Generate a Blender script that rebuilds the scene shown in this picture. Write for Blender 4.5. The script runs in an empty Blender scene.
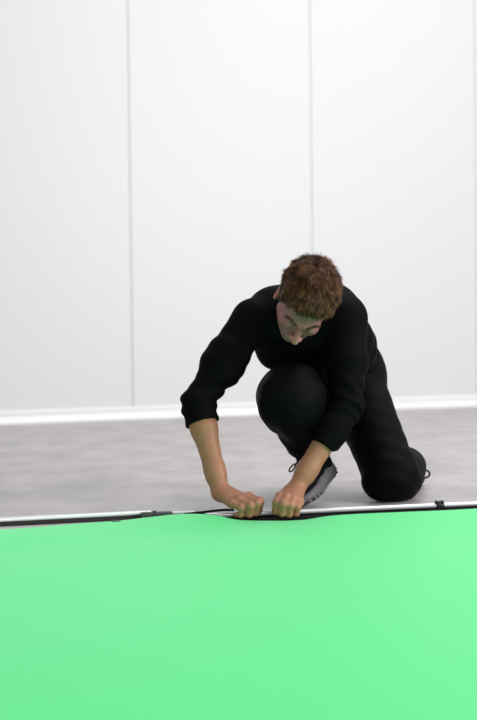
import bpy, bmesh, math, random
import numpy as np
from mathutils import Vector, Matrix
random.seed(7); RNG = np.random.default_rng(7)
SC = bpy.context.scene
COL = SC.collection

# ------------------------------------------------------------------ camera
CAM_H = 0.475; PITCH = math.radians(0.86); ROLL = 0.0118
cam_d = bpy.data.cameras.new('camera'); cam = bpy.data.objects.new('camera', cam_d); COL.objects.link(cam)
cam_d.sensor_fit = 'AUTO'; cam_d.sensor_width = 36.0; cam_d.lens = 60.0
fwd = Vector((0, math.cos(PITCH), -math.sin(PITCH)))
up0 = Vector((0, math.sin(PITCH), math.cos(PITCH))); rt0 = Vector((1, 0, 0))
rt = rt0*math.cos(ROLL) - up0*math.sin(ROLL); up = up0*math.cos(ROLL) + rt0*math.sin(ROLL)
M = Matrix((rt, up, -fwd)).transposed().to_4x4(); M.translation = Vector((0, 0, CAM_H))
cam.matrix_world = M
cam_d.dof.use_dof = True; cam_d.dof.focus_distance = 3.28; cam_d.dof.aperture_fstop = 2.8
cam_d.clip_end = 100
SC.camera = cam

# ------------------------------------------------------------------ light of the hall
SC.view_settings.view_transform = 'Standard'; SC.view_settings.look = 'None'
SC.view_settings.gamma = 1.0; SC.view_settings.use_curve_mapping = False
SC.view_settings.exposure = 0.0
W = bpy.data.worlds.new('hall_light'); SC.world = W; W.use_nodes = True
W.node_tree.nodes['Background'].inputs[0].default_value = (0.95, 0.97, 1.0, 1)
W.node_tree.nodes['Background'].inputs[1].default_value = 0.42

def area(name, loc, size, power, target, col=(1, 1, 1)):
    d = bpy.data.lights.new(name, 'AREA'); d.shape = 'RECTANGLE'; d.size, d.size_y = size; d.energy = power; d.color = col
    o = bpy.data.objects.new(name, d); COL.objects.link(o); o.location = loc
    o.rotation_euler = (Vector(target)-Vector(loc)).to_track_quat('-Z', 'Y').to_euler()
    return o
area('ceiling_light', (1.3, 4.4, 4.6), (3.0, 2.4), 92, (1.0, 4.4, 0))
area('ceiling_light', (3.4, 6.0, 4.6), (2.4, 2.4), 50, (1.6, 6.6, 0.8))
area('side_fill_light', (5.6, 1.2, 2.3), (3.5, 3.0), 285, (0.8, 5.5, 0.6))  # added area light, not a known window; brightens the right side
area('front_fill_light', (0.6, -2.6, 1.7), (2.6, 2.0), 62, (0.2, 3.3, 0.5))  # added fill from behind the camera, neutral light on the face

# ------------------------------------------------------------------ materials
def mat(name, col, rough=0.5, metal=0.0, spec=0.5, **kw):
    m = bpy.data.materials.new(name); m.use_nodes = True
    b = m.node_tree.nodes['Principled BSDF']
    b.inputs['Base Color'].default_value = (*col, 1); b.inputs['Roughness'].default_value = rough
    b.inputs['Metallic'].default_value = metal; b.inputs['Specular IOR Level'].default_value = spec
    for k, v in kw.items(): b.inputs[k.replace('_', ' ')].default_value = v
    return m
def nodes(m): return m.node_tree.nodes, m.node_tree.links, m.node_tree.nodes['Principled BSDF']
def noise_color(m, c1, c2, scale, stretch=(1, 1, 1), detail=4, lo=0.3, hi=0.7, coord='Object', rough=0.55):
    n, l, b = nodes(m)
    tc = n.new('ShaderNodeTexCoord'); mp = n.new('ShaderNodeMapping'); mp.inputs['Scale'].default_value = stretch
    nz = n.new('ShaderNodeTexNoise'); nz.inputs['Scale'].default_value = scale; nz.inputs['Detail'].default_value = detail
    nz.inputs['Roughness'].default_value = rough
    rp = n.new('ShaderNodeValToRGB'); rp.color_ramp.elements[0].position = lo; rp.color_ramp.elements[1].position = hi
    rp.color_ramp.elements[0].color = (*c1, 1); rp.color_ramp.elements[1].color = (*c2, 1)
    l.new(tc.outputs[coord], mp.inputs[0]); l.new(mp.outputs[0], nz.inputs['Vector']); l.new(nz.outputs['Fac'], rp.inputs[0])
    l.new(rp.outputs[0], b.inputs['Base Color'])
    return nz, rp
def bump(m, scale, strength, dist=0.002, stretch=(1, 1, 1), detail=3):
    n, l, b = nodes(m)
    tc = n.new('ShaderNodeTexCoord'); mp = n.new('ShaderNodeMapping'); mp.inputs['Scale'].default_value = stretch
    nz = n.new('ShaderNodeTexNoise'); nz.inputs['Scale'].default_value = scale; nz.inputs['Detail'].default_value = detail
    bp = n.new('ShaderNodeBump'); bp.inputs['Strength'].default_value = strength; bp.inputs['Distance'].default_value = dist
    l.new(tc.outputs['Object'], mp.inputs[0]); l.new(mp.outputs[0], nz.inputs['Vector'])
    l.new(nz.outputs['Fac'], bp.inputs['Height']); l.new(bp.outputs[0], b.inputs['Normal'])

MT = {}
MT['panel'] = mat('white_panel', (0.735, 0.737, 0.742), 0.45); bump(MT['panel'], 60, 0.05, 0.001)
MT['joint'] = mat('panel_joint', (0.74, 0.74, 0.75), 0.6)
MT['trim'] = mat('white_trim', (0.93, 0.93, 0.935), 0.3)
MT['floor'] = mat('grey_floor', (0.5, 0.48, 0.48), 0.42)
noise_color(MT['floor'], (0.34, 0.315, 0.31), (0.58, 0.54, 0.53), 3.2, (1.5, 1.0, 1), 9, 0.28, 0.72, rough=0.66)
bump(MT['floor'], 14, 0.04, 0.002, (1, 1.6, 1))
MT['green'] = mat('green_cloth', (0.050, 0.84, 0.23), 0.6, spec=0.5, Sheen_Weight=0.3, Sheen_Roughness=0.4)
MT['green'].node_tree.nodes['Principled BSDF'].inputs['Sheen Tint'].default_value = (0.8, 1.0, 0.85, 1)
bump(MT['green'], 900, 0.08, 0.0005)
MT['hem'] = mat('black_hem', (0.005, 0.005, 0.006), 0.8, spec=0.08)
MT['alu'] = mat('aluminium', (0.90, 0.90, 0.905), 0.38, 0.55)
MT['alu_dark'] = mat('rail_groove', (0.035, 0.030, 0.030), 0.6, spec=0.15)
MT['flange'] = mat('pale_flange', (0.60, 0.56, 0.56), 0.45, 0.2)
MT['plastic'] = mat('black_plastic', (0.02, 0.02, 0.023), 0.38)
MT['greyplastic'] = mat('grey_plastic', (0.045, 0.048, 0.045), 0.4)
MT['sweater'] = mat('black_jersey', (0.0022, 0.0021, 0.0030), 0.7, spec=0.055)
bump(MT['sweater'], 260, 0.15, 0.001)
MT['trousers'] = mat('black_twill', (0.0022, 0.0021, 0.0032), 0.62, spec=0.06)
bump(MT['trousers'], 300, 0.15, 0.001)
MT['shoe'] = mat('black_shoe', (0.005, 0.005, 0.0055), 0.8, spec=0.05)
MT['sole'] = mat('grey_rubber', (0.125, 0.117, 0.12), 0.6)
MT['lace'] = mat('black_lace', (0.01, 0.01, 0.011), 0.7)
MT['brow'] = mat('brow_hair', (0.085, 0.045, 0.03), 0.8, spec=0.1)
MT['eye'] = mat('eye', (0.7, 0.68, 0.66), 0.2)

MT['skin'] = mat('skin', (0.5, 0.28, 0.19), 0.48, spec=0.35, Subsurface_Weight=0.12, Subsurface_Scale=0.01)
n, l, b = nodes(MT['skin'])
b.inputs['Subsurface Radius'].default_value = (1.0, 0.35, 0.2)
at = n.new('ShaderNodeVertexColor'); at.layer_name = 'tint'
nz = n.new('ShaderNodeTexNoise'); nz.inputs['Scale'].default_value = 55; nz.inputs['Detail'].default_value = 3
mx = n.new('ShaderNodeMix'); mx.data_type = 'RGBA'; mx.blend_type = 'MULTIPLY'; mx.inputs[0].default_value = 0.18
tc = n.new('ShaderNodeTexCoord'); l.new(tc.outputs['Object'], nz.inputs['Vector'])
l.new(at.outputs[0], mx.inputs[6]); l.new(nz.outputs['Color'], mx.inputs[7]); l.new(mx.outputs[2], b.inputs['Base Color'])
bump(MT['skin'], 420, 0.08, 0.0006)

MT['hair'] = mat('brown_hair', (0.09, 0.05, 0.03), 0.5, spec=0.14)
n, l, b = nodes(MT['hair'])
at = n.new('ShaderNodeVertexColor'); at.layer_name = 'tint'; l.new(at.outputs[0], b.inputs['Base Color'])

# ------------------------------------------------------------------ object helpers
def link_mesh(name, me, m, parent=None):
    if name == 'mesh': raise ValueError
    if m is not None and not me.materials: me.materials.append(m)
    o = bpy.data.objects.new(name, me); COL.objects.link(o)
    if parent is not None: o.parent = parent
    return o
def from_bm(name, bm, m, parent=None, smooth=False):
    me = bpy.data.meshes.new(name); bm.normal_update(); bm.to_mesh(me); bm.free()
    if smooth:
        me.polygons.foreach_set('use_smooth', [True]*len(me.polygons))
    return link_mesh(name, me, m, parent)
def from_py(name, v, f, m, parent=None, smooth=False):
    me = bpy.data.meshes.new(name); me.from_pydata([tuple(map(float, p)) for p in v], [], f); me.update()
    bm = bmesh.new(); bm.from_mesh(me); bmesh.ops.recalc_face_normals(bm, faces=bm.faces); bm.to_mesh(me); bm.free()
    if smooth: me.polygons.foreach_set('use_smooth', [True]*len(me.polygons))
    return link_mesh(name, me, m, parent)
def thing(name, label, cat, loc):
    o = bpy.data.objects.new(name, None); COL.objects.link(o); o.location = loc; o.empty_display_size = 0.05
    o['label'] = label; o['category'] = cat
    return o
def box_bm(c, ax, ay, az, sx, sy, sz, bevel=0.0, seg=2):
    """box of size sx,sy,sz with the given unit axes"""
    bm = bmesh.new(); bmesh.ops.create_cube(bm, size=1)
    A = Matrix((Vector(ax)*sx, Vector(ay)*sy, Vector(az)*sz)).transposed()
    for v in bm.verts: v.co = A @ v.co + Vector(c)
    if bevel: bmesh.ops.bevel(bm, geom=bm.edges[:], offset=bevel, segments=seg, affect='EDGES', profile=0.5)
    bmesh.ops.recalc_face_normals(bm, faces=bm.faces)
    return bm
def tube(points, r, n=10, closed=False):
    """tube mesh through points; r may be a list"""
    P = [Vector(p) for p in points]; N = len(P); rr = r if hasattr(r, '__len__') else [r]*N
    V = []; F = []; ref = None
    for i in range(N):
        a = P[i-1] if (i > 0 or closed) else P[i]; c = P[(i+1) % N] if (i < N-1 or closed) else P[i]
        t = (c-a).normalized()
        if ref is None: ref = t.orthogonal().normalized()
        ref = (ref - t*ref.dot(t)).normalized(); s = t.cross(ref)
        for k in range(n):
            th = 2*math.pi*k/n; V.append(P[i] + (ref*math.cos(th) + s*math.sin(th))*rr[i])
    for i in range(N if closed else N-1):
        j = (i+1) % N
        for k in range(n):
            F.append((i*n+k, i*n+(k+1) % n, j*n+(k+1) % n, j*n+k))
    if not closed:
        F.append(tuple(range(n-1, -1, -1))); F.append(tuple((N-1)*n+k for k in range(n)))
    return V, F
def smooth_curve(pts, per=8, closed=False):
    P = np.array(pts, float); N = len(P); out = []
    for i in range(N if closed else N-1):
        p = [P[(i+k-1) % N] if closed else P[min(max(i+k-1, 0), N-1)] for k in range(4)]
        for t in np.linspace(0, 1, per, endpoint=False):
            out.append(0.5*((2*p[1]) + (-p[0]+p[2])*t + (2*p[0]-5*p[1]+4*p[2]-p[3])*t*t + (-p[0]+3*p[1]-3*p[2]+p[3])*t**3))
    if not closed: out.append(P[-1])
    return [Vector(p) for p in out]

# ------------------------------------------------------------------ the setting
fl = from_bm('floor', box_bm((0, 4.6, -0.05), (1, 0, 0), (0, 1, 0), (0, 0, 1), 12, 11.4, 0.10), MT['floor']); fl['kind'] = 'structure'
# back wall: plane through (0,7.75) with slope .44, clad with white panels
WD = Vector((1, 0.44, 0)).normalized(); WN = Vector((WD.y, -WD.x, 0)); WO = Vector((0, 7.75, 0))   # WN points to the camera
WALL_H = 4.4
wall = from_bm('wall_back', box_bm(WO - WN*0.0785 + Vector((0, 0, WALL_H/2)), WD, WN, (0, 0, 1), 12.6, 0.15, WALL_H), MT['joint']); wall['kind'] = 'structure'
seams = [-5.90, -4.61, -3.32, -2.025, -0.72, 0.545, 1.845, 3.14, 4.43, 5.72]
for a, c in zip(seams, seams[1:]):
    o = from_bm('wall_panel', box_bm(WO + WD*((a+c)/2) - WN*0.015 + Vector((0, 0, WALL_H/2)), WD, WN, (0, 0, 1), c-a-0.0045, 0.03, WALL_H, 0.003, 2), MT['panel'], wall)
# cove baseboard: a swept profile with two rounded beads
prof = [(0, 0), (0.020, 0), (0.0215, 0.006), (0.021, 0.014), (0.017, 0.022), (0.012, 0.030), (0.009, 0.040), (0.0085, 0.050), (0.011, 0.058), (0.014, 0.063), (0.0145, 0.070), (0.012, 0.076), (0.006, 0.079), (0, 0.079)]
V = []; F = []; K = len(prof)
for s in (-6.2, 6.2):
    for d, z in prof: V.append(WO + WD*s + WN*d + Vector((0, 0, z)))
for k in range(K): F.append((k, (k+1) % K, K+(k+1) % K, K+k))
F += [tuple(range(K)), tuple(range(2*K-1, K-1, -1))]
bb = from_py('baseboard_back', V, F, MT['trim']); bb['kind'] = 'structure'

# ------------------------------------------------------------------ signed distance toolkit (all in numpy)
def A3(p): return np.asarray(p, np.float32)
def nrm(v): v = np.asarray(v, float); return v/np.linalg.norm(v)
def rcone(P, a, b, ra, rb):
    a = A3(a); b = A3(b); ba = b-a; l2 = float(ba@ba); t = np.clip(((P-a)@ba)/l2, 0, 1)
    d = P - (a + t[:, None]*ba)
    return np.sqrt(np.einsum('ij,ij->i', d, d)) - (ra + (rb-ra)*t)
def sph(P, c, r):
    d = P-A3(c); return np.sqrt(np.einsum('ij,ij->i', d, d)) - r
def ell(P, c, r, R=None):
    d = P-A3(c)
    if R is not None: d = d@np.asarray(R, np.float32)      # columns of R: the axes
    r = A3(r); k0 = np.linalg.norm(d/r, axis=1); k1 = np.linalg.norm(d/(r*r), axis=1)
    return k0*(k0-1.0)/np.maximum(k1, 1e-9)
def smin(a, b, k):
    h = np.maximum(k-np.abs(a-b), 0)/k; return np.minimum(a, b) - h*h*k*0.25
def smax(a, b, k): return -smin(-a, -b, k)
def U(k, *ds):
    o = ds[0]
    for d in ds[1:]: o = smin(o, d, k)
    return o
def waves(P, f, seed, n=5):
    r = np.random.default_rng(seed); o = np.zeros(len(P), np.float32)
    for i in range(n):
        k = r.normal(size=3); k *= f*(0.7+0.6*r.random())/np.linalg.norm(k)
        o += np.sin(P@k.astype(np.float32) + np.float32(r.random()*6.28))
    return o/n

def steps(lo, hi, zones, coarse):
    """grid coordinates from lo to hi; zones = [(a, b, h)] get the finer step h"""
    x = [lo]
    while x[-1] < hi:
        h = coarse
        for a, b_, hh in zones:
            if a <= x[-1] <= b_: h = min(h, hh)
        x.append(x[-1]+h)
    return np.array(x, np.float32)

def surface(sdf, xs, ys, zs):
    """surface nets on a rectilinear grid, evaluated only near the surface"""
    B = 8
    def pad(a):
        n = (-(len(a)-1)) % B
        return np.concatenate([a, a[-1] + (a[-1]-a[-2])*np.arange(1, n+1, dtype=np.float32)])
    xs, ys, zs = pad(xs), pad(ys), pad(zs)
    nb = [(len(a)-1)//B for a in (xs, ys, zs)]
    cx, cy, cz = [0.5*(a[:-1:B][:m]+a[B::B][:m]) for a, m in zip((xs, ys, zs), nb)]
    hx, hy, hz = [0.5*(a[B::B][:m]-a[:-1:B][:m]) for a, m in zip((xs, ys, zs), nb)]
    G = np.stack(np.meshgrid(cx, cy, cz, indexing='ij'), -1).reshape(-1, 3)
    H = np.stack(np.meshgrid(hx, hy, hz, indexing='ij'), -1).reshape(-1, 3)
    d = sdf(G); keep = np.abs(d) < np.linalg.norm(H, axis=1)*1.25 + 0.012
    D = np.repeat(np.repeat(np.repeat(np.where(d.reshape(nb) < 0, -1, 1).astype(np.float32), B, 0), B, 1), B, 2)
    D = np.pad(D, ((0, 1), (0, 1), (0, 1)), mode='edge')
    ii = np.stack(np.unravel_index(np.nonzero(keep)[0], nb), -1)*B
    o = np.stack(np.meshgrid(*[np.arange(B+1)]*3, indexing='ij'), -1).reshape(-1, 3)
    CH = 900
    for s in range(0, len(ii), CH):
        I = (ii[s:s+CH, None, :] + o[None]).reshape(-1, 3)
        P = np.stack([xs[I[:, 0]], ys[I[:, 1]], zs[I[:, 2]]], -1)
        D[I[:, 0], I[:, 1], I[:, 2]] = sdf(P)
    S = D < 0
    cnt = np.zeros(tuple(np.array(D.shape)-1), np.int8)
    for a in (0, 1):
        for b_ in (0, 1):
            for c in (0, 1): cnt += S[a:a+cnt.shape[0], b_:b_+cnt.shape[1], c:c+cnt.shape[2]]
    act = np.argwhere((cnt > 0) & (cnt < 8))
    idx = np.full(cnt.shape, -1, np.int32); idx[tuple(act.T)] = np.arange(len(act))
    cor = np.array([(a, b_, c) for a in (0, 1) for b_ in (0, 1) for c in (0, 1)])
    val = np.stack([D[tuple((act+k).T)] for k in cor], -1)
    acc = np.zeros((len(act), 3)); n = np.zeros(len(act))
    for i in range(8):
        for j in range(i+1, 8):
            if np.abs(cor[i]-cor[j]).sum() != 1: continue
            vi, vj = val[:, i], val[:, j]; m = (vi < 0) != (vj < 0)
            t = np.where(m, vi/np.where(m, vi-vj, 1), 0)
            acc += np.where(m[:, None], cor[i] + t[:, None]*(cor[j]-cor[i]), 0); n += m
    g = act + acc/n[:, None]
    V = np.stack([np.interp(g[:, k], np.arange(len(a)), a) for k, a in enumerate((xs, ys, zs))], -1)
    quads = []
    for ax in range(3):
        s0 = [slice(1, -1)]*3; s1 = [slice(1, -1)]*3; s0[ax] = slice(0, -1); s1[ax] = slice(1, None)
        A_, B_ = S[tuple(s0)], S[tuple(s1)]
        e = np.argwhere(A_ != B_); flip = A_[tuple(e.T)]
        e = e + 1; e[:, ax] -= 1
        u, v = (ax+1) % 3, (ax+2) % 3
        q = []
        for du, dv in ((-1, -1), (0, -1), (0, 0), (-1, 0)):
            c = e.copy(); c[:, u] += du; c[:, v] += dv; q.append(idx[tuple(c.T)])
        q = np.stack(q, -1); q[~flip] = q[~flip][:, ::-1]
        quads.append(q)
    Q = np.concatenate(quads); Q = Q[(Q >= 0).all(1)]
    return V, Q
def mesh_np(name, V, Q, m, parent, origin):
    me = bpy.data.meshes.new(name); n = len(V)
    me.vertices.add(n); me.vertices.foreach_set('co', (V-np.asarray(origin)).astype(np.float32).ravel())
    me.loops.add(len(Q)*4); me.loops.foreach_set('vertex_index', Q.astype(np.int32).ravel())
    me.polygons.add(len(Q)); me.polygons.foreach_set('loop_start', np.arange(0, len(Q)*4, 4, dtype=np.int32))
    me.polygons.foreach_set('use_smooth', np.ones(len(Q), bool))
    me.update(calc_edges=True); me.validate()
    return link_mesh(name, me, m, parent)
def set_tint(o, C):
    a = o.data.color_attributes.new('tint', 'FLOAT_COLOR', 'POINT')
    a.data.foreach_set('color', np.concatenate([C, np.ones((len(C), 1))], 1).astype(np.float32).ravel())

# ------------------------------------------------------------------ the man: joints (metres)
MO = np.array((0.28, 3.55, 0.0))
SH_R, EL_R, WR_R = (0.038, 3.42, 0.538), (-0.115, 3.325, 0.306), (-0.053, 3.245, 0.086)
SH_L, EL_L, WR_L = (0.310, 3.44, 0.537), (0.300, 3.36, 0.292), (0.150, 3.268, 0.074)
HIP_R, KN_R, AN_R = (0.225, 3.72, 0.375), (0.138, 3.30, 0.314), (0.222, 3.60, 0.130)
HIP_L, KN_L, AN_L = (0.345, 3.78, 0.375), (0.447, 3.54, 0.078), (0.540, 3.90, 0.062)
C7 = (0.190, 3.44, 0.575)
HC = np.array((0.180, 3.235, 0.580))                       # head centre (between the ears)
th, ph, ya = math.radians(60), math.radians(17), math.radians(0)
_n = np.array((0, -math.cos(th), -math.sin(th))); _u = np.array((0, -math.sin(th), math.cos(th))); _r = np.array((1.0, 0, 0))
_r, _n = _r*math.cos(ya) + _n*math.sin(ya), _n*math.cos(ya) - _r*math.sin(ya)
RY = np.array(((math.cos(ph), 0, math.sin(ph)), (0, 1, 0), (-math.sin(ph), 0, math.cos(ph))))
TZ = math.radians(8); RZ = np.array(((math.cos(TZ), -math.sin(TZ), 0), (math.sin(TZ), math.cos(TZ), 0), (0, 0, 1)))
HR = np.stack([RY@RZ@_r, RY@RZ@_u, RY@RZ@_n], 1)                     # columns: his left, up, face
HS = 0.945
def head_local(P): return (P - HC.astype(np.float32))@HR.astype(np.float32)/HS
def head_world(p): return HC + HR@(np.asarray(p)*HS)

def skull(L):
    return U(0.03, ell(L, (0, .032, -.014), (.075, .088, .097)), ell(L, (0, -.030, .030), (.056, .080, .060)))
def head_sdf(P):
    L = head_local(P)
    d = skull(L)
    for s in (-1, 1):
        d = smin(d, rcone(L, (s*.050, -.052, .008), (s*.016, -.090, .060), .015, .013), .025)      # jaw
        d = smin(d, sph(L, (s*.038, -.026, .060), .019), .02)                                     # cheek
        d = smin(d, rcone(L, (s*.010, .014, .087), (s*.040, .016, .070), .009, .008), .012)        # brow ridge
        d = smax(d, -sph(L, (s*.031, -.008, .104), .0175), .012)                                   # eye socket
        d = smin(d, sph(L, (s*.031, -.009, .0765), .0135), .004)                                   # lowered lid
        d = smax(d, -rcone(L, (s*.021, -.016, .0905), (s*.041, -.015, .085), .0012, .0012), .003)  # lash line
    d = smin(d, sph(L, (0, -.094, .060), .019), .02)
    d = smin(d, rcone(L, (0, .004, .089), (0, -.036, .112), .0075, .0105), .010)                   # nose
    for s in (-1, 1): d = smin(d, sph(L, (s*.012, -.040, .100), .0085), .006)
    for s in (-1, 1): d = smax(d, -sph(L, (s*.006, -.047, .106), .0035), .003)
    d = smin(d, rcone(L, (-.017, -.066, .086), (.017, -.066, .086), .006, .006), .008)             # lips
    d = smin(d, rcone(L, (-.014, -.076, .086), (.014, -.076, .086), .0065, .0065), .006)
    d = smax(d, -rcone(L, (-.021, -.0705, .094), (.021, -.0705, .094), .0016, .0016), .003)
    for s in (-1, 1):                                                                              # ears
        c, sn = math.cos(s*0.45), math.sin(s*0.45)
        R = np.array(((c, 0, sn), (0, 1, 0), (-sn, 0, c)))
        e = ell(L, (s*.078, -.006, -.012), (.0085, .033, .020), R)
        e = smax(e, -ell(L, (s*.085, -.002, -.006), (.006, .019, .010), R), .004)
        d = smin(d, e, .006)
    return d*HS
NECK_A = head_world((0, -.055, -.035))
def neck_sdf(P): return rcone(P, NECK_A, C7, .057, .056)

class Hand:
    def __init__(self, wrist, d, s, curl, spread=1.0, lowest=.0075):
        self.build(np.array(wrist), d, s, curl, spread)
        low = min(float(p[j][2]) - r[j] for p, r in self.f + [self.t] for j in (1, 2, 3))
        self.build(self.W + np.array((0, 0, lowest-low)), d, s, curl, spread)     # fingertips rest on the hem
    def build(self, wrist, d, s, curl, spread):
        self.W = np.array(wrist); d = nrm(d); s = np.array(s, float); s = nrm(s - d*(s@d)); n = np.cross(d, s)
        if n[2] < 0: n = -n
        self.d, self.s, self.n = d, s, n
        self.f = []                                             # finger chains
        mcp = [(.080, .029, .003), (.084, .0095, .006), (.079, -.0095, .003), (.070, -.027, -.003)]
        Ls = [(.042, .026, .021), (.045, .029, .022), (.042, .027, .021), (.034, .021, .019)]
        rad = [tuple(1.10*q for q in t_) for t_ in [(.0110, .0102, .0092, .0078), (.0112, .0104, .0093, .0079), (.0108, .0099, .0088, .0075), (.0098, .0088, .0079, .0068)]]
        for i in range(4):
            m = self.W + d*mcp[i][0] + s*mcp[i][1]*spread + n*mcp[i][2]
            p = [m]; a = 0; off = (0.0, 0.0, 0.0, 0.0)[i]
            for j in range(3):
                a += curl[i][j]
                dr = d*math.cos(a) - n*math.sin(a) + s*off*(1 if j == 0 else 0.3)
                p.append(p[-1] + nrm(dr)*Ls[i][j])
            self.f.append((p, rad[i]))
        t0 = self.W + d*.022 + s*.016 - n*.002
        t1 = t0 + nrm(d*.92 + s*.28 - n*.22)*.044
        t2 = t1 + nrm(d*.95 - n*.22 + s*.02)*.032; t3 = t2 + nrm(d*.90 - n*.35 - s*.20)*.025
        self.t = ([t0, t1, t2, t3], (.0150, .0112, .0100, .0080))
    def sdf(self, P):
        W, d, s, n = self.W, self.d, self.s, self.n
        pal = rcone(P, W, W + d*.030, .021, .019)
        for (p, r) in self.f:
            pal = smin(pal, rcone(P, W + d*.018 + s*(((p[0]-W)@s)*.45), p[0] - n*.004, .0145, .0118), .012)
        tt, tr = self.t
        pal = smin(pal, rcone(P, tt[0], tt[1], tr[0], tr[1]), .014)
        pal = smin(pal, U(.003, rcone(P, tt[1], tt[2], tr[1], tr[2]), rcone(P, tt[2], tt[3], tr[2], tr[3])), .006)
        for (p, r) in self.f:
            c = U(.0035, *[rcone(P, p[j], p[j+1], r[j], r[j+1]) for j in range(3)])
            c = smin(c, sph(P, p[1] + n*.0012, r[1]*1.06), .003)      # knuckle
            pal = smin(pal, c, .0036)
            pal = smin(pal, sph(P, p[0] + n*.0015, r[0]*1.04), .006)
        return pal
HAND_R = Hand(WR_R, (.70, -.66, -.20), (.70, .66, .20), [(.02, 1.75, 1.1), (.02, 1.75, 1.1), (.04, 1.72, 1.05), (.06, 1.70, 1.0)], .90)
HAND_L = Hand(WR_L, (-.22, -.94, -.20), (-.94, .22, .20), [(.02, 1.72, 1.1), (.02, 1.72, 1.1), (.04, 1.70, 1.05), (.06, 1.68, 1.0)], .95)

def fore_skin(P, E, Wp):
    q = E + (Wp-E)*.28
    return U(.02, rcone(P, E, q, .0335, .0350), rcone(P, q, E+(Wp-E)*.8, .0350, .0260), rcone(P, E+(Wp-E)*.75, Wp, .0260, .0232))
def arm_skin(P):
    o = None
    for SHO, EL, WR, hd in ((SH_R, EL_R, WR_R, HAND_R), (SH_L, EL_L, WR_L, HAND_L)):
        S, E, Wp = np.array(SHO), np.array(EL), hd.W
        a = rcone(P, S, E, .046, .038)
        f = fore_skin(P, E, Wp)
        a = smin(a, f, .025); a = smin(a, hd.sdf(P), .016)
        o = a if o is None else np.minimum(o, a)
    return o
CH_L, CH_R, WA_L, WA_R = (.245, 3.50, .525), (.125, 3.47, .53), (.315, 3.66, .46), (.235, 3.62, .455)
def torso(P, g=0.0):
    d = U(.06, rcone(P, CH_L, CH_R, .090+g, .085+g), rcone(P, CH_L, WA_L, .088+g, .085+g), rcone(P, CH_R, WA_R, .085+g, .085+g),
          rcone(P, WA_L, HIP_L, .088+g, .098+g), rcone(P, WA_R, HIP_R, .085+g, .095+g), rcone(P, HIP_L, HIP_R, .098+g, .098+g))
    d = smin(d, rcone(P, CH_R, SH_R, .075+g, .044+g), .04)
    d = smin(d, rcone(P, CH_L, SH_L, .078+g, .050+g), .04)
    d = smin(d, rcone(P, (.275, 3.56, .545), (.29, 3.50, .575), .080+g, .048+g), .05)      # rounded back
    d = smin(d, rcone(P, (.10, 3.50, .568), (.245, 3.52, .575), .050+g, .052+g), .05)
    return d
def leg_skin(P):
    o = U(.02, rcone(P, HIP_R, KN_R, .080, .060), rcone(P, KN_R, AN_R, .054, .038))
    o = np.minimum(o, U(.02, rcone(P, HIP_L, KN_L, .082, .060), rcone(P, KN_L, AN_L, .054, .038)))
    toe = lambda a, h, t: U(.02, rcone(P, a, h, .036, .030), rcone(P, h, t, .030, .026), rcone(P, a, t, .034, .026))
    return np.minimum(o, np.minimum(toe(AN_R, FR.p(.035, 0, .045), FR.p(.19, 0, .035)), toe(AN_L, FL.p(.035, 0, .045), FL.p(.19, 0, .035))))

class Foot:
    """frame of a shoe: x heel to toe, y to the side, z out of the instep; origin at the back of the sole"""
    def __init__(self, heel, toe, upv):
        self.o = np.array(heel, float); self.x = nrm(np.array(toe)-self.o); u_ = np.array(upv, float)
        self.z = nrm(u_ - self.x*(u_@self.x)); self.y = np.cross(self.z, self.x)
    def p(self, x, y, z): return self.o + self.x*x + self.y*y + self.z*z
    def loc(self, P): return (P - self.o.astype(np.float32))@np.stack([self.x, self.y, self.z], 1).astype(np.float32)
FR = Foot((0.281, 3.64, 0.070), (0.188, 3.420, 0.004), (-.42, .10, .75))
FL = Foot((0.552, 3.965, 0.106), (0.590, 4.165, -0.004), (0, -.55, -.83))

def body_sdf(P):
    d = smin(head_sdf(P), neck_sdf(P), .02)
    d = smin(d, torso(P, -.030), .04)
    d = smin(d, arm_skin(P), .02)
    return smin(d, leg_skin(P), .03)

person = thing('person', 'kneeling man in black clothes pressing a rail of the green screen with both hands', 'person', MO)
xs = steps(-.19, .66, [(-.08, .20, .0024), (.20, .30, .004)], .007)
ys = steps(3.05, 4.25, [(3.09, 3.34, .0024)], .008)
zs = steps(-.03, .76, [(-.01, .12, .0020), (.46, .72, .0028)], .006)
V_, Q_ = surface(body_sdf, xs, ys, zs)
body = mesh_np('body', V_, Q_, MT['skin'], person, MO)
# skin colour with the face's shade painted in: warmer knuckles, ears, nose and lips, shaved beard
C = np.tile(np.array((.44, .200, .117)), (len(V_), 1))
def blend(w, col):
    global C
    C = C*(1-w[:, None]) + np.array(col)*w[:, None]
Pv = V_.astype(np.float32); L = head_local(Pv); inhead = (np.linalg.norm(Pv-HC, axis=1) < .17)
blend(np.where(inhead, .9, 0.), (.36, .120, .155))  # face darkened for its shade, greens cut to offset the cloth's bounce
g = lambda c, r: np.exp(-((L-A3(c))**2).sum(1)/(r*r))*inhead
blend(np.clip(g((0, -.07, .09), .018)*1.3, 0, .8), (.40, .15, .13))
blend(np.clip(g((0, -.036, .11), .016), 0, .4), (.60, .27, .19))
for s in (-1, 1): blend(np.clip(g((s*.085, -.004, -.012), .03), 0, .6), (.60, .22, .15))
blend(np.clip(np.clip((-.045-L[:, 1])/.03, 0, 1)*.35*inhead, 0, 1), (.28, .19, .16))
for hd in (HAND_R, HAND_L):
    for (p, r) in hd.f:
        for j in range(1, 4):
            dd = np.linalg.norm(Pv-A3(p[j]), axis=1); blend(np.exp(-(dd/.014)**2)*.35, (.62, .26, .19))
        dd = np.linalg.norm(Pv-A3(p[0]), axis=1); blend(np.exp(-(dd/.02)**2)*.3, (.62, .28, .20))
set_tint(body, C)
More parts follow.
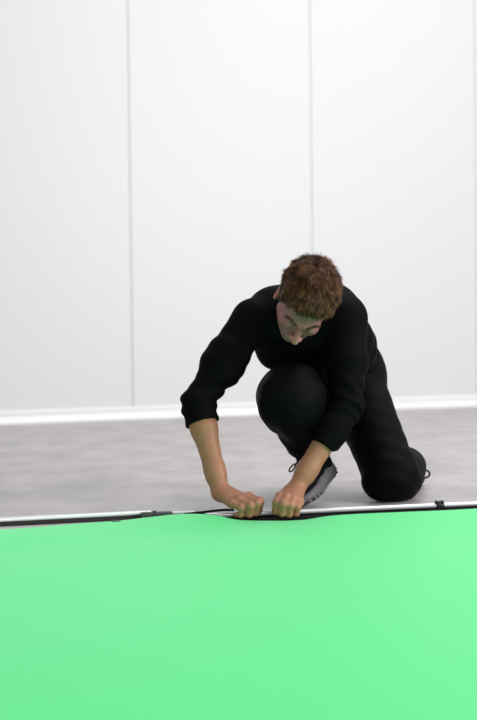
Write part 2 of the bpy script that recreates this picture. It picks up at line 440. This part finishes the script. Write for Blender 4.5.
# finger nails
for hd in (HAND_R, HAND_L):
    for (p, r) in hd.f + [hd.t]:
        a, e = p[2], p[3]; t = nrm(e-a)
        bn = hd.n if np.dot(nrm(hd.n - t*(hd.n@t)), hd.d) > -2 else hd.d
        out = nrm(bn - t*(bn@t)) if abs(bn@t) < .97 else nrm(hd.d - t*(hd.d@t))
        if out@hd.d < 0 and abs(bn@t) > .6: out = -out
        side = np.cross(t, out); c0 = a + (e-a)*.72; rr = r[3]; VV = []; FF = []
        for i in range(5):
            for k in range(5):
                v_ = (k-2)/2; u_ = (i-2)/2
                VV.append(c0 + t*u_*.0062 + side*v_*.0052*(1-.12*u_*u_) + out*(rr + .0006 - .0022*v_*v_) - MO)
        for i in range(4):
            for k in range(4): FF.append((i*5+k, i*5+k+1, i*5+k+6, i*5+k+5))
        nb = len(VV); VV += [v - out*.0015 for v in VV]
        for i in range(4):
            for k in range(4): FF.append((nb+i*5+k, nb+i*5+k+5, nb+i*5+k+6, nb+i*5+k+1))
        ring = [0, 1, 2, 3, 4, 9, 14, 19, 24, 23, 22, 21, 20, 15, 10, 5]
        for i in range(16): FF.append((ring[i], ring[(i+1) % 16], nb+ring[(i+1) % 16], nb+ring[i]))
        if 'nail' not in MT: MT['nail'] = mat('nail', (.60, .36, .30), .3)
        from_py('fingernail', VV, FF, MT['nail'], body, True)

# ------------------------------------------------------------------ sweater
def sleeve(P, SHO, EL, WR, rs, seed, cut):
    S, E, Wp = np.array(SHO), np.array(EL), np.array(WR)
    mid = S+(E-S)*.5
    up_ = U(.03, rcone(P, S, mid, rs[0], rs[1]), rcone(P, mid, E, rs[1], rs[2]))
    ax = nrm(Wp-E); end = E + ax*cut
    lo = rcone(P, E, end + ax*.02, rs[2], rs[3])
    lo = smin(lo, smax(fore_skin(P, E, Wp) - .0098, (P-A3(end))@A3(ax) - .01, .004), .01)
    d = smin(up_, lo, .02)
    s = (P-A3(E))@A3(ax)                               # along the forearm
    sa = (P-A3(S))@A3(nrm(E-S))
    w = waves(P, 38, seed)
    calm = np.clip((cut-.014-s)/.03, 0, 1); wob = np.exp(-((s+.01)/.05)**2)*calm
    d = d + .0034*np.sin(s*190 + 4.5*w)*wob + .0026*np.sin(sa*95 + 5*waves(P, 22, seed+3))*np.clip(sa/.12, 0, 1)*np.exp(-((sa-.2)/.12)**2)*calm
    d = smax(d, (P-A3(end))@A3(ax), .005)
    fk = fore_skin(P, E, Wp); fore = fk - .002
    return smax(d, np.where(s > cut-.03, -fore, -1), .003)
def sweater_sdf(P):
    d = torso(P, .004)
    d = d + .0025*np.sin((P@A3((30, 55, -60))) + 5*waves(P, 14, 11)) * np.exp(-((P[:, 2]-.5)/.14)**2)
    # hem at the hips
    hipc = np.array((.315, 3.72, .41)); ax = nrm(np.array((.55, .72, -.30)))
    d = smax(d, (P-A3(hipc + ax*.055))@A3(ax), .01)
    d = smin(d, rcone(P, (.105, 3.50, .435), (.20, 3.58, .41), .042, .06), .05)       # cloth hanging at the belly
    d = smin(d, sleeve(P, SH_R, EL_R, HAND_R.W, (.0545, .057, .041, .037), 3, .060), .028)
    d = smin(d, sleeve(P, SH_L, EL_L, HAND_L.W, (.058, .056, .045, .041), 5, .142), .028)
    d = d + .0012*waves(P, 75, 21)*np.clip((P[:, 2]-.30)/.06, 0, 1)
    CB = np.array(C7)*.72 + NECK_A*.28
    nk = rcone(P, CB, NECK_A + (NECK_A-CB)*.3, .060, .066)
    d = smax(d, -(nk-.001), .006)
    col = np.abs(smax(nk-.002, np.abs((P-A3(C7))@A3(nrm(NECK_A-np.array(C7))) - .022) - .011, .004) - .0) - .004
    d = smin(d, col, .01)
    return d
V_, Q_ = surface(sweater_sdf, steps(-.20, .56, [(-.18, -.04, .0034), (.19, .32, .0034)], .0048), steps(3.22, 3.92, [(3.24, 3.40, .0034)], .0048), steps(.17, .72, [(.18, .30, .0034)], .0048))
sweater = mesh_np('sweater', V_, Q_, MT['sweater'], person, MO)

# ------------------------------------------------------------------ trousers
def trouser_sdf(P):
    kr = np.array(KN_R)
    lr = U(.03, rcone(P, HIP_R, kr + np.array((.01, .05, .0)), .104, .090), rcone(P, kr+np.array((.01, .05, .0)), kr, .092, .084), rcone(P, kr, np.array(KN_R)*.45+np.array(AN_R)*.55, .080, .062),
           rcone(P, np.array(KN_R)*.45+np.array(AN_R)*.55, np.array(AN_R)+np.array((0, -.005, .012)), .062, .053))
    ax = nrm(np.array(AN_R)-kr); s = (P-A3(kr))@A3(ax)
    lr = lr + .0028*np.sin(s*85 + 7*waves(P, 18, 31))*np.clip((s-.08)/.15, 0, 1) + .0026*np.sin(P@A3((-28, 10, 62)) + 7*waves(P, 16, 33))
    lr = smax(lr, (P-A3(np.array(AN_R)))@A3(ax) - .004 + .004*waves(P, 30, 8), .006)
    ll = U(.03, rcone(P, HIP_L, KN_L, .100, .079), rcone(P, KN_L, np.array(KN_L)*.5+np.array(AN_L)*.5, .074, .068), rcone(P, np.array(KN_L)*.5+np.array(AN_L)*.5, AN_L, .068, .062), rcone(P, (.428, 3.53, .060), (.478, 3.57, .060), .062, .060))
    ax2 = nrm(np.array(AN_L)-np.array(KN_L)); s2 = (P-A3(KN_L))@A3(ax2)
    ll = ll + .0018*np.sin(P@A3((40, 60, 95)) + 7*waves(P, 16, 41))*np.exp(-(np.linalg.norm(P-A3(KN_L), axis=1)/.16)**2)
    ll = smin(ll, rcone(P, AN_L, FL.p(.062, 0, .098), .060, .050), .02)
    ll = smax(ll, s2 - np.linalg.norm(np.array(AN_L)-np.array(KN_L)) - .055, .006)
    ll = smax(ll, .0015-P[:, 2], .012)
    d = smin(lr, ll, .03)
    d = smin(d, rcone(P, HIP_L, HIP_R, .100, .104), .05)
    d = smin(d, rcone(P, HIP_L, (.33, 3.70, .45), .098, .08), .05)
    return d + .0018*waves(P, 60, 51)
V_, Q_ = surface(trouser_sdf, steps(.02, .64, [], .005), steps(3.18, 4.08, [], .0055), steps(-.02, .58, [], .005))
trousers = mesh_np('trousers', V_, Q_, MT['trousers'], person, MO)

# ------------------------------------------------------------------ shoes
def half_width(x):                                  # sole outline, x in 0..0.285
    t = np.clip(x/.285, 0, 1)
    w = np.interp(t, [0, .035, .11, .3, .45, .7, .85, .95, 1], [.012, .026, .035, .033, .034, .046, .042, .028, .010])
    return w
def rock(x): return max(0, (x-.2)/.085)**2*.014 + max(0, 1-x/.055)**2*.020
def make_shoe(F, ankle, label):
    def sdf(P):
        Lc = F.loc(P)
        up_ = U(.03, rcone(Lc, (.045, 0, .058), (.12, 0, .060), .036, .034), rcone(Lc, (.12, 0, .055), (.205, .004, .044), .036, .034), rcone(Lc, (.205, .004, .044), (.250, .004, .036), .034, .024),
                rcone(Lc, (.042, 0, .05), (.052, 0, .105), .037, .037))
        lip = rcone(Lc, (.035, 0, .120), (.085, 0, .105), .026, .024)
        up_ = smin(up_, lip, .02)
        up_ = smax(up_, Lc[:, 2]-.122 - (.03-Lc[:, 0])*.12, .006)
        up_ = smax(up_, .022 - Lc[:, 2], .004)
        tng = rcone(Lc, (.105, 0, .098), (.075, 0, .135), .016, .014)
        up_ = smin(up_, tng, .012)
        up_ = smax(up_, .002-P[:, 2], .008)
        return up_
    pts = np.array([F.p(x, y, z) for x in (-.02, .30) for y in (-.07, .07) for z in (-.02, .17)])
    lo, hi = pts.min(0), pts.max(0)
    V_, Q_ = surface(sdf, *[steps(lo[k], hi[k], [], .0042) for k in range(3)])
    sh = mesh_np('shoe', V_, Q_, MT['shoe'], person, MO)
    if label: sh['label'] = label
    # sole: outline loops at four heights with a rounded edge
    n = 26; xs_ = .285*(0.5-0.5*np.cos(np.linspace(0, math.pi, n)))
    def outline(grow):
        o = [(x, half_width(x)+grow) for x in xs_] + [(x, -half_width(x)-grow) for x in xs_[::-1]]
        return o
    V = []; rings = 0
    for z, gr in ((0.008, -.004), (.010, .002), (.018, .004), (.028, .003), (.036, .001), (.037, -.006)):
        for (x, y) in outline(gr):
            rk = rock(x)*max(0, 1-z/.05); V.append(F.p(x + (.012*(1-((z-.022)/.016)**2) - .010)*max(0, 1-x/.06), y, z*(1.12-.3*x/.285) + rk)-MO)
        rings += 1
    K = 2*n; Fc = []
    for i in range(rings-1):
        for k in range(K): Fc.append((i*K+k, i*K+(k+1) % K, (i+1)*K+(k+1) % K, (i+1)*K+k))
    for i in (0, rings-1):
        for k in range(n-1): Fc.append((i*K+k, i*K+k+1, i*K+K-2-k, i*K+K-1-k))
    sole = from_py('sole', V, Fc, MT['sole'], sh, True); sole['label'] = 'chunky grey rubber sole'
    # tread lugs in one mesh
    bm = bmesh.new()
    for i in range(13):
        x = .016 + i*.0205; w = float(half_width(x))
        for y in (-w*.66, 0, w*.66):
            b2 = box_bm(F.p(x, y, .0048+rock(x))-MO, F.x, F.y, F.z, .0135, w*.60, .009, .0015, 1)
            me = bpy.data.meshes.new('t'); b2.to_mesh(me); b2.free(); bm.from_mesh(me); bpy.data.meshes.remove(me)
    lug = from_bm('tread', bm, MT['sole'], sh); lug['kind'] = 'stuff'
    return sh
shoe_r = make_shoe(FR, AN_R, 'black trainer with the heel raised and a thick grey sole')
shoe_l = make_shoe(FL, AN_L, '')
# laces
def lace(pts, parent, r=.0022, closed=False):
    V, F = tube(smooth_curve([np.asarray(p)-MO for p in pts], 8, closed), r, 8, closed)
    return from_py('lace', V, F, MT['lace'], parent, True)
for k in range(4):
    x = .115 + k*.022
    lace([FR.p(x, -.030, .070-.006*k), FR.p(x+.004, -.014, .091-.008*k), FR.p(x+.008, .004, .094-.008*k), FR.p(x+.014, .018, .088-.008*k), FR.p(x+.02, .032, .068-.006*k)], shoe_r)
k0 = np.array((0.166, 3.545, 0.112))
lace([k0, k0+(-.008, -.004, -.002), k0+(-.018, -.008, -.012), k0+(-.020, -.008, -.020), k0+(-.012, -.006, -.020), k0+(-.004, -.003, -.010)], shoe_r, .0024, True)
lace([k0, k0+(.008, -.012, .008), k0+(.018, -.016, -.004), k0+(.012, -.014, -.02), k0+(.003, -.006, -.008)], shoe_r, .0024, True)
k1 = np.array((0.585, 3.93, 0.034))
lace([k1, k1+(.012, -.002, .012), k1+(.026, -.004, .013), k1+(.036, -.004, .006), k1+(.034, -.004, -.006), k1+(.020, -.002, -.012), k1+(.004, 0, -.010)], shoe_l, .0034, True)
lace([FL.p(.10, -.02, .09), FL.p(.07, .0, .12), k1+(-.01, .0, -.002), k1], shoe_l, .0024)

# ------------------------------------------------------------------ hair, brows
def hairline(L):                                     # lowest height of the hair at depth z of the head
    y = np.interp(L[:, 2], [-.12, -.085, -.05, -.028, -.012, .004, .020, .034, .05, .068, .085, .11], [-.055, -.050, -.035, .004, .028, .010, -.004, .032, .054, .068, .076, .078])
    side = np.abs(L[:, 0])
    return y - np.where(L[:, 2] > .05, np.clip(.02-side, 0, .02)*.45, 0)
def hair_thick(L):
    top = np.clip((L[:, 1]-.02)/.07, 0, 1)
    return .005 + .0055*top + .003*np.clip((L[:, 2]-.02)/.06, 0, 1)*top
def hair_sdf(P):
    L = head_local(P)
    d = skull(L) - hair_thick(L) + .0022*np.sin(L@A3((90, 40, 130)) + 4*waves(L, 70, 61)) + .0015*waves(L, 260, 62)
    cut = hairline(L) - L[:, 1] + .003*waves(L, 200, 63)
    return smax(d, cut*.8, .006)*HS
lo, hi = HC-.15, HC+.15
V_, Q_ = surface(hair_sdf, *[steps(lo[k], hi[k], [], .0028) for k in range(3)])
# strands: thin tapered blades swept forward from the crown, joined with the cap
fc = V_[Q_].mean(1); nn = np.cross(V_[Q_[:, 2]]-V_[Q_[:, 0]], V_[Q_[:, 3]]-V_[Q_[:, 1]]); nn /= np.linalg.norm(nn, axis=1)[:, None]+1e-9
Lf = ((fc-HC)@HR)/HS; Ln = nn@HR
ok = np.nonzero((skull(Lf.astype(np.float32)) > .001) & (Lf[:, 1] > hairline(Lf)+.001))[0]
pick = RNG.choice(ok, 15000, replace=True)
p = Lf[pick] + RNG.normal(size=(len(pick), 3))*.0012; nl = Ln[pick]
crown = np.array((.012, .10, -.055))
rad = p - crown; rad[:, 1] *= .6
swirl = np.cross(nl, rad)
fl_ = np.stack([0.25*np.sin(p[:, 2]*90+p[:, 0]*60), -.25+0*p[:, 0], .9+0*p[:, 0]], 1)
wtop = np.clip((p[:, 1]-.02)/.06, 0, 1)[:, None]
clump = np.stack([waves(p.astype(np.float32), 110, s) for s in (71, 72, 73)], 1)*1.6
t = rad/np.linalg.norm(rad, axis=1)[:, None]*.8 + swirl/np.linalg.norm(rad, axis=1)[:, None]*.35 + fl_*.5*wtop + clump*.9*wtop + np.array((0, -.7, -.15))*(1-wtop) + RNG.normal(size=p.shape)*.28
t -= nl*(t*nl).sum(1)[:, None]; t /= np.linalg.norm(t, axis=1)[:, None]+1e-9
lift = (.14 + .34*wtop[:, 0]*RNG.random(len(p)) + .15*RNG.random(len(p)))[:, None]
dirn = t*(1-lift*.5) + nl*lift; dirn /= np.linalg.norm(dirn, axis=1)[:, None]
ln = ((.007 + .011*wtop[:, 0])*(.6+.7*RNG.random(len(p))))[:, None]
wd = np.cross(dirn, nl); wd /= np.linalg.norm(wd, axis=1)[:, None]+1e-9
hw = .00085
a = p - nl*.002; m = p + dirn*ln*.55; e = p + dirn*ln + t*ln*.25 - nl*ln*.12
SV = np.stack([a-wd*hw, a+wd*hw, m-wd*hw*.9, m+wd*hw*.9, e-wd*hw*.2, e+wd*hw*.2], 1).reshape(-1, 3)*HS
SV = SV@HR.T + HC
base = len(V_) + np.arange(len(p))[:, None]*6
SQ = np.concatenate([base + np.array((0, 1, 3, 2)), base + np.array((2, 3, 5, 4))])
hair = mesh_np('hair', np.concatenate([V_, SV]), np.concatenate([Q_, SQ]), MT['hair'], person, MO)
L_all = ((V_-HC)@HR)/HS
tone = np.clip(.55*RNG.random(len(p))**2.2 + .50*np.clip(waves(p.astype(np.float32)*A3((1.3, .8, .8)), 290, 81, 7)*1.3+.25, 0, 1), 0, 1)
dk, lt = np.array((.012, .0055, .003)), np.array((.27, .122, .055))
sc_ = dk + (lt-dk)*tone[:, None]
C = np.concatenate([np.tile(np.array((.045, .023, .012)), (len(V_), 1)), np.repeat(sc_, 6, 0)])
set_tint(hair, C)
# eyebrows: short blades along the brow ridge
for s in (-1, 1):
    VV = []; FF = []
    for i in range(90):
        u_ = random.random(); x = .011 + u_*.038
        y = .016 + .007*math.sin(u_*2.6) + random.gauss(0, .0016); z0 = .12
        q = np.array([[s*x, y, z] for z in np.linspace(.06, .12, 121)], np.float32)
        dd = head_sdf((HC + (q*HS)@HR.T).astype(np.float32)); z = float(q[np.argmax(dd > 0), 2])
        b0 = np.array((s*x, y, z-.0008)); dr = nrm((s*.8, .45-.75*u_, .25)); w_ = nrm(np.cross(dr, (0, 0, 1)))
        e_ = b0 + dr*(.0065+.003*random.random()); k = len(VV)
        VV += [head_world(b0-w_*.0006)-MO, head_world(b0+w_*.0006)-MO, head_world(e_+w_*.0002)-MO, head_world(e_-w_*.0002)-MO, head_world((b0+e_)/2+np.array((0, 0, .0012)))-MO]
        FF += [(k, k+1, k+4), (k+1, k+2, k+4), (k+2, k+3, k+4), (k+3, k, k+4)]
    from_py('eyebrow', VV, FF, MT['brow'], person)

# ------------------------------------------------------------------ the green screen lying on the floor
GO = Vector((0.07, 3.22, 0.0))
screen = thing('green_screen', 'large green screen cloth laid on the floor with an aluminium rail along one edge', 'screen', GO)
edge = [(-1.30, 2.86, .006), (-.95, 2.94, .006), (-.601, 3.035, .006), (-.459, 3.100, .006), (-.326, 3.145, .008), (-.235, 3.160, .015), (-.155, 3.166, .0215), (-.070, 3.172, .0175), (-.030, 3.168, .0085), (.004, 3.160, .0042), (.071, 3.149, .0035),
        (.161, 3.155, .0035), (.271, 3.195, .010), (.55, 3.250, .011), (.655, 3.278, .011), (1.0, 3.36, .011), (1.22, 3.41, .011)]
EX, EY, EZ = [np.array(v) for v in zip(*edge)]
ns, nt = 150, 90
sx = np.linspace(-1.28, 1.20, ns); V = []; F = []
from_spline = smooth_curve(edge, 12); sp = np.array(from_spline)
for j in range(nt):
    t = (j/(nt-1))**1.8
    for x in sx:
        y0 = np.interp(x, sp[:, 0], sp[:, 1]); z0 = np.interp(x, sp[:, 0], sp[:, 2])
        y = y0 + (0.95-y0)*t; dd = y0-y
        z = .0035 + (z0-.0035)*math.exp(-(dd/.16)**2)
        z += .0028*math.exp(-((x+.62)/.4)**2)*math.sin(min(dd, .3)/.3*math.pi)*1.2            # slack roll at the left end
        z += .0016*math.sin(x*5+dd*4)*math.sin(dd*3.2+1)*(1-math.exp(-(dd/.2)**2)) + .0014
        V.append((x, y, z))
top_n = len(V)
for j in range(nt-1):
    for i in range(ns-1):
        k = j*ns+i; F.append((k, k+1, k+ns+1, k+ns))
V += [(x, y, z-.0012) for x, y, z in V]
F += [tuple(top_n+q for q in f[::-1]) for f in F]
rim = [i for i in range(ns)] + [j*ns+ns-1 for j in range(1, nt)] + [(nt-1)*ns+i for i in range(ns-2, -1, -1)] + [j*ns for j in range(nt-2, 0, -1)]
for a, c in zip(rim, rim[1:]+rim[:1]): F.append((a, c, top_n+c, top_n+a))
fab = from_py('fabric', [Vector(v)-GO for v in V], F, MT['green'], screen, True); fab['label'] = 'bright green matte cloth'

def rail_y(x): return 3.214 + .231*x                    # right hand rail, straight
def strip(name, m, xs_, f0, f1, th, label=None):
    """ribbon between two curves f(x)->(y,z), with thickness"""
    V = []; F = []; N = len(xs_); K = 6
    for x in xs_:
        (y0, z0), (y1, z1) = f0(x), f1(x)
        for k in range(K):
            s = k/(K-1); V.append((x, y0+(y1-y0)*s, z0+(z1-z0)*s + .0006*math.sin(s*math.pi)))
    n0 = len(V); V += [(x, y, z-th) for x, y, z in V]
    for i in range(N-1):
        for k in range(K-1):
            q = (i*K+k, (i+1)*K+k, (i+1)*K+k+1, i*K+k+1); F.append(q); F.append(tuple(n0+a for a in q[::-1]))
    rim = [i*K for i in range(N)] + [(N-1)*K+k for k in range(1, K)] + [i*K+K-1 for i in range(N-2, -1, -1)] + [k for k in range(K-2, 0, -1)]
    for a, c in zip(rim, rim[1:]+rim[:1]): F.append((a, c, n0+c, n0+a))
    o = from_py(name, [Vector(v)-GO for v in V], F, m, screen, True)
    if label: o['label'] = label
    return o
e_y = lambda x: float(np.interp(x, sp[:, 0], sp[:, 1])); e_z = lambda x: float(np.interp(x, sp[:, 0], sp[:, 2]))
lift = lambda x: .020*math.exp(-((x+.100)/.036)**2)
strip('hem', MT['hem'], np.linspace(-.18, 1.2, 100), lambda x: (e_y(x)-.004, e_z(x)+.0022), lambda x: (rail_y(x)-.0105, .0040+lift(x)*.6 + max(0, e_z(x)-.011)*.5), .0015, 'black hem strip along the cloth')

V, F = tube(smooth_curve([(-.168, 3.172, .0185), (-.135, 3.177, .0212), (-.10, 3.182, .0238), (-.07, 3.187, .0265), (-.04, 3.191, .0280), (-.016, 3.192, .0262)], 6), [.002]*4 + [.0034]*23 + [.0025]*4, 8)
hf = from_py('hem_fold', [Vector(v)-GO for v in V], F, MT['hem'], screen, True); hf['label'] = 'loose black fold of the hem lying over the rail'
def bar(name, m, a, c, prof, label=None, bevel=None):
    """extrude a closed profile [(outward, z)] along a->c; outward is to the camera"""
    a, c = Vector(a), Vector(c); d = (c-a).normalized(); nf = Vector((d.y, -d.x, 0))
    K = len(prof); V = [q + nf*o + Vector((0, 0, z)) - GO for q in (a, c) for o, z in prof]
    F = [(k, (k+1) % K, K+(k+1) % K, K+k) for k in range(K)] + [tuple(range(K)), tuple(range(2*K-1, K-1, -1))]
    o = from_py(name, V, F, m, screen)
    if label: o['label'] = label
    return o
def rounded(y0, y1, z0, z1, r, n=4):
    o = []
    for cy, cz, a0 in ((y1-r, z1-r, 0), (y0+r, z1-r, 90), (y0+r, z0+r, 180), (y1-r, z0+r, 270)):
        for k in range(n+1):
            t = math.radians(a0+90*k/n); o.append((cy+r*math.cos(t), cz+r*math.sin(t)))
    return o
RA, RB = (-.095, rail_y(-.095), 0), (1.20, rail_y(1.20), 0)
bar('rail', MT['alu'], RA, RB, rounded(-.0085, .0085, .0068, .0192, .0055), 'bright aluminium rail')
bar('groove', MT['hem'], RA, RB, rounded(-.0085, .0090, .0012, .0068, .002), 'black channel under the rail')
LA, LB = (-1.30, 3.105-.27*.684, 0), (-.24, 3.105+.27*.376, 0)
bar('rail', MT['alu'], LA, LB, rounded(-.010, .009, .0165, .0268, .0045), 'bright aluminium rail')
bar('groove', MT['alu_dark'], LA, LB, rounded(-.009, .0080, .003, .0168, .002), 'dark channel under the rail')
bar('flange', MT['flange'], LA, (-.33, 3.105+.27*.287, 0), rounded(.006, .052, .0005, .0048, .0015), 'thin pale lower flange')
# hinge joint between the rails, clips
jd = Vector((1, .15, 0)).normalized(); jn = Vector((jd.y, -jd.x, 0))
def add_part(name, c, sx_, sy_, sz_, m, bev=.002, label=None, parent=screen, dirx=None):
    d = dirx or jd; nf = Vector((d.y, -d.x, 0))
    o = from_bm(name, box_bm(Vector(c)-GO, d, -nf, (0, 0, 1), sx_, sy_, sz_, bev), m, parent, False)
    if label: o['label'] = label
    return o
j = add_part('hinge', (-.222, 3.185, .0165), .085, .024, .019, MT['greyplastic'], .004, 'dark plastic hinge joining the rails')
add_part('hinge_pin', (-.228, 3.180, .026), .010, .010, .006, MT['alu_dark'], .002, None, j)
add_part('hinge_tongue', (-.155, 3.187, .0125), .075, .012, .012, MT['alu_dark'], .002, 'dark tongue of the hinge')
add_part('hinge_cover', (-.165, 3.197, .0215), .085, .012, .007, MT['alu'], .002, 'bright metal strip over the hinge')
add_part('clip', (-.325, 3.122+.013, .0085), .022, .018, .007, MT['plastic'], .002, 'small black clip on the flange')
rd = Vector((1, .231, 0)).normalized(); cx_ = .545
# ring clip around the right rail
V, F = tube([Vector((0, 0, 0)), Vector((.004, 0, 0)), Vector((.018, 0, 0)), Vector((.022, 0, 0))], [.0110, .0122, .0122, .0110], 20)
cc = Vector((cx_, rail_y(cx_), .0125)); rv = Vector((rd.y, -rd.x, 0))
VV = []
for v in V: VV.append(cc + rd*v.x + rv*v.y + Vector((0, 0, v.z)) - GO)
cl = from_py('clip', VV, F, MT['plastic'], screen, True); cl['label'] = 'black ring clip on the right rail'
o = from_bm('clip_tab', box_bm(cc + rd*.008 + rv*.006 + Vector((0, 0, .0100)) - GO, rd, rv, (0, 0, 1), .018, .012, .006, .002), MT['plastic'], cl)
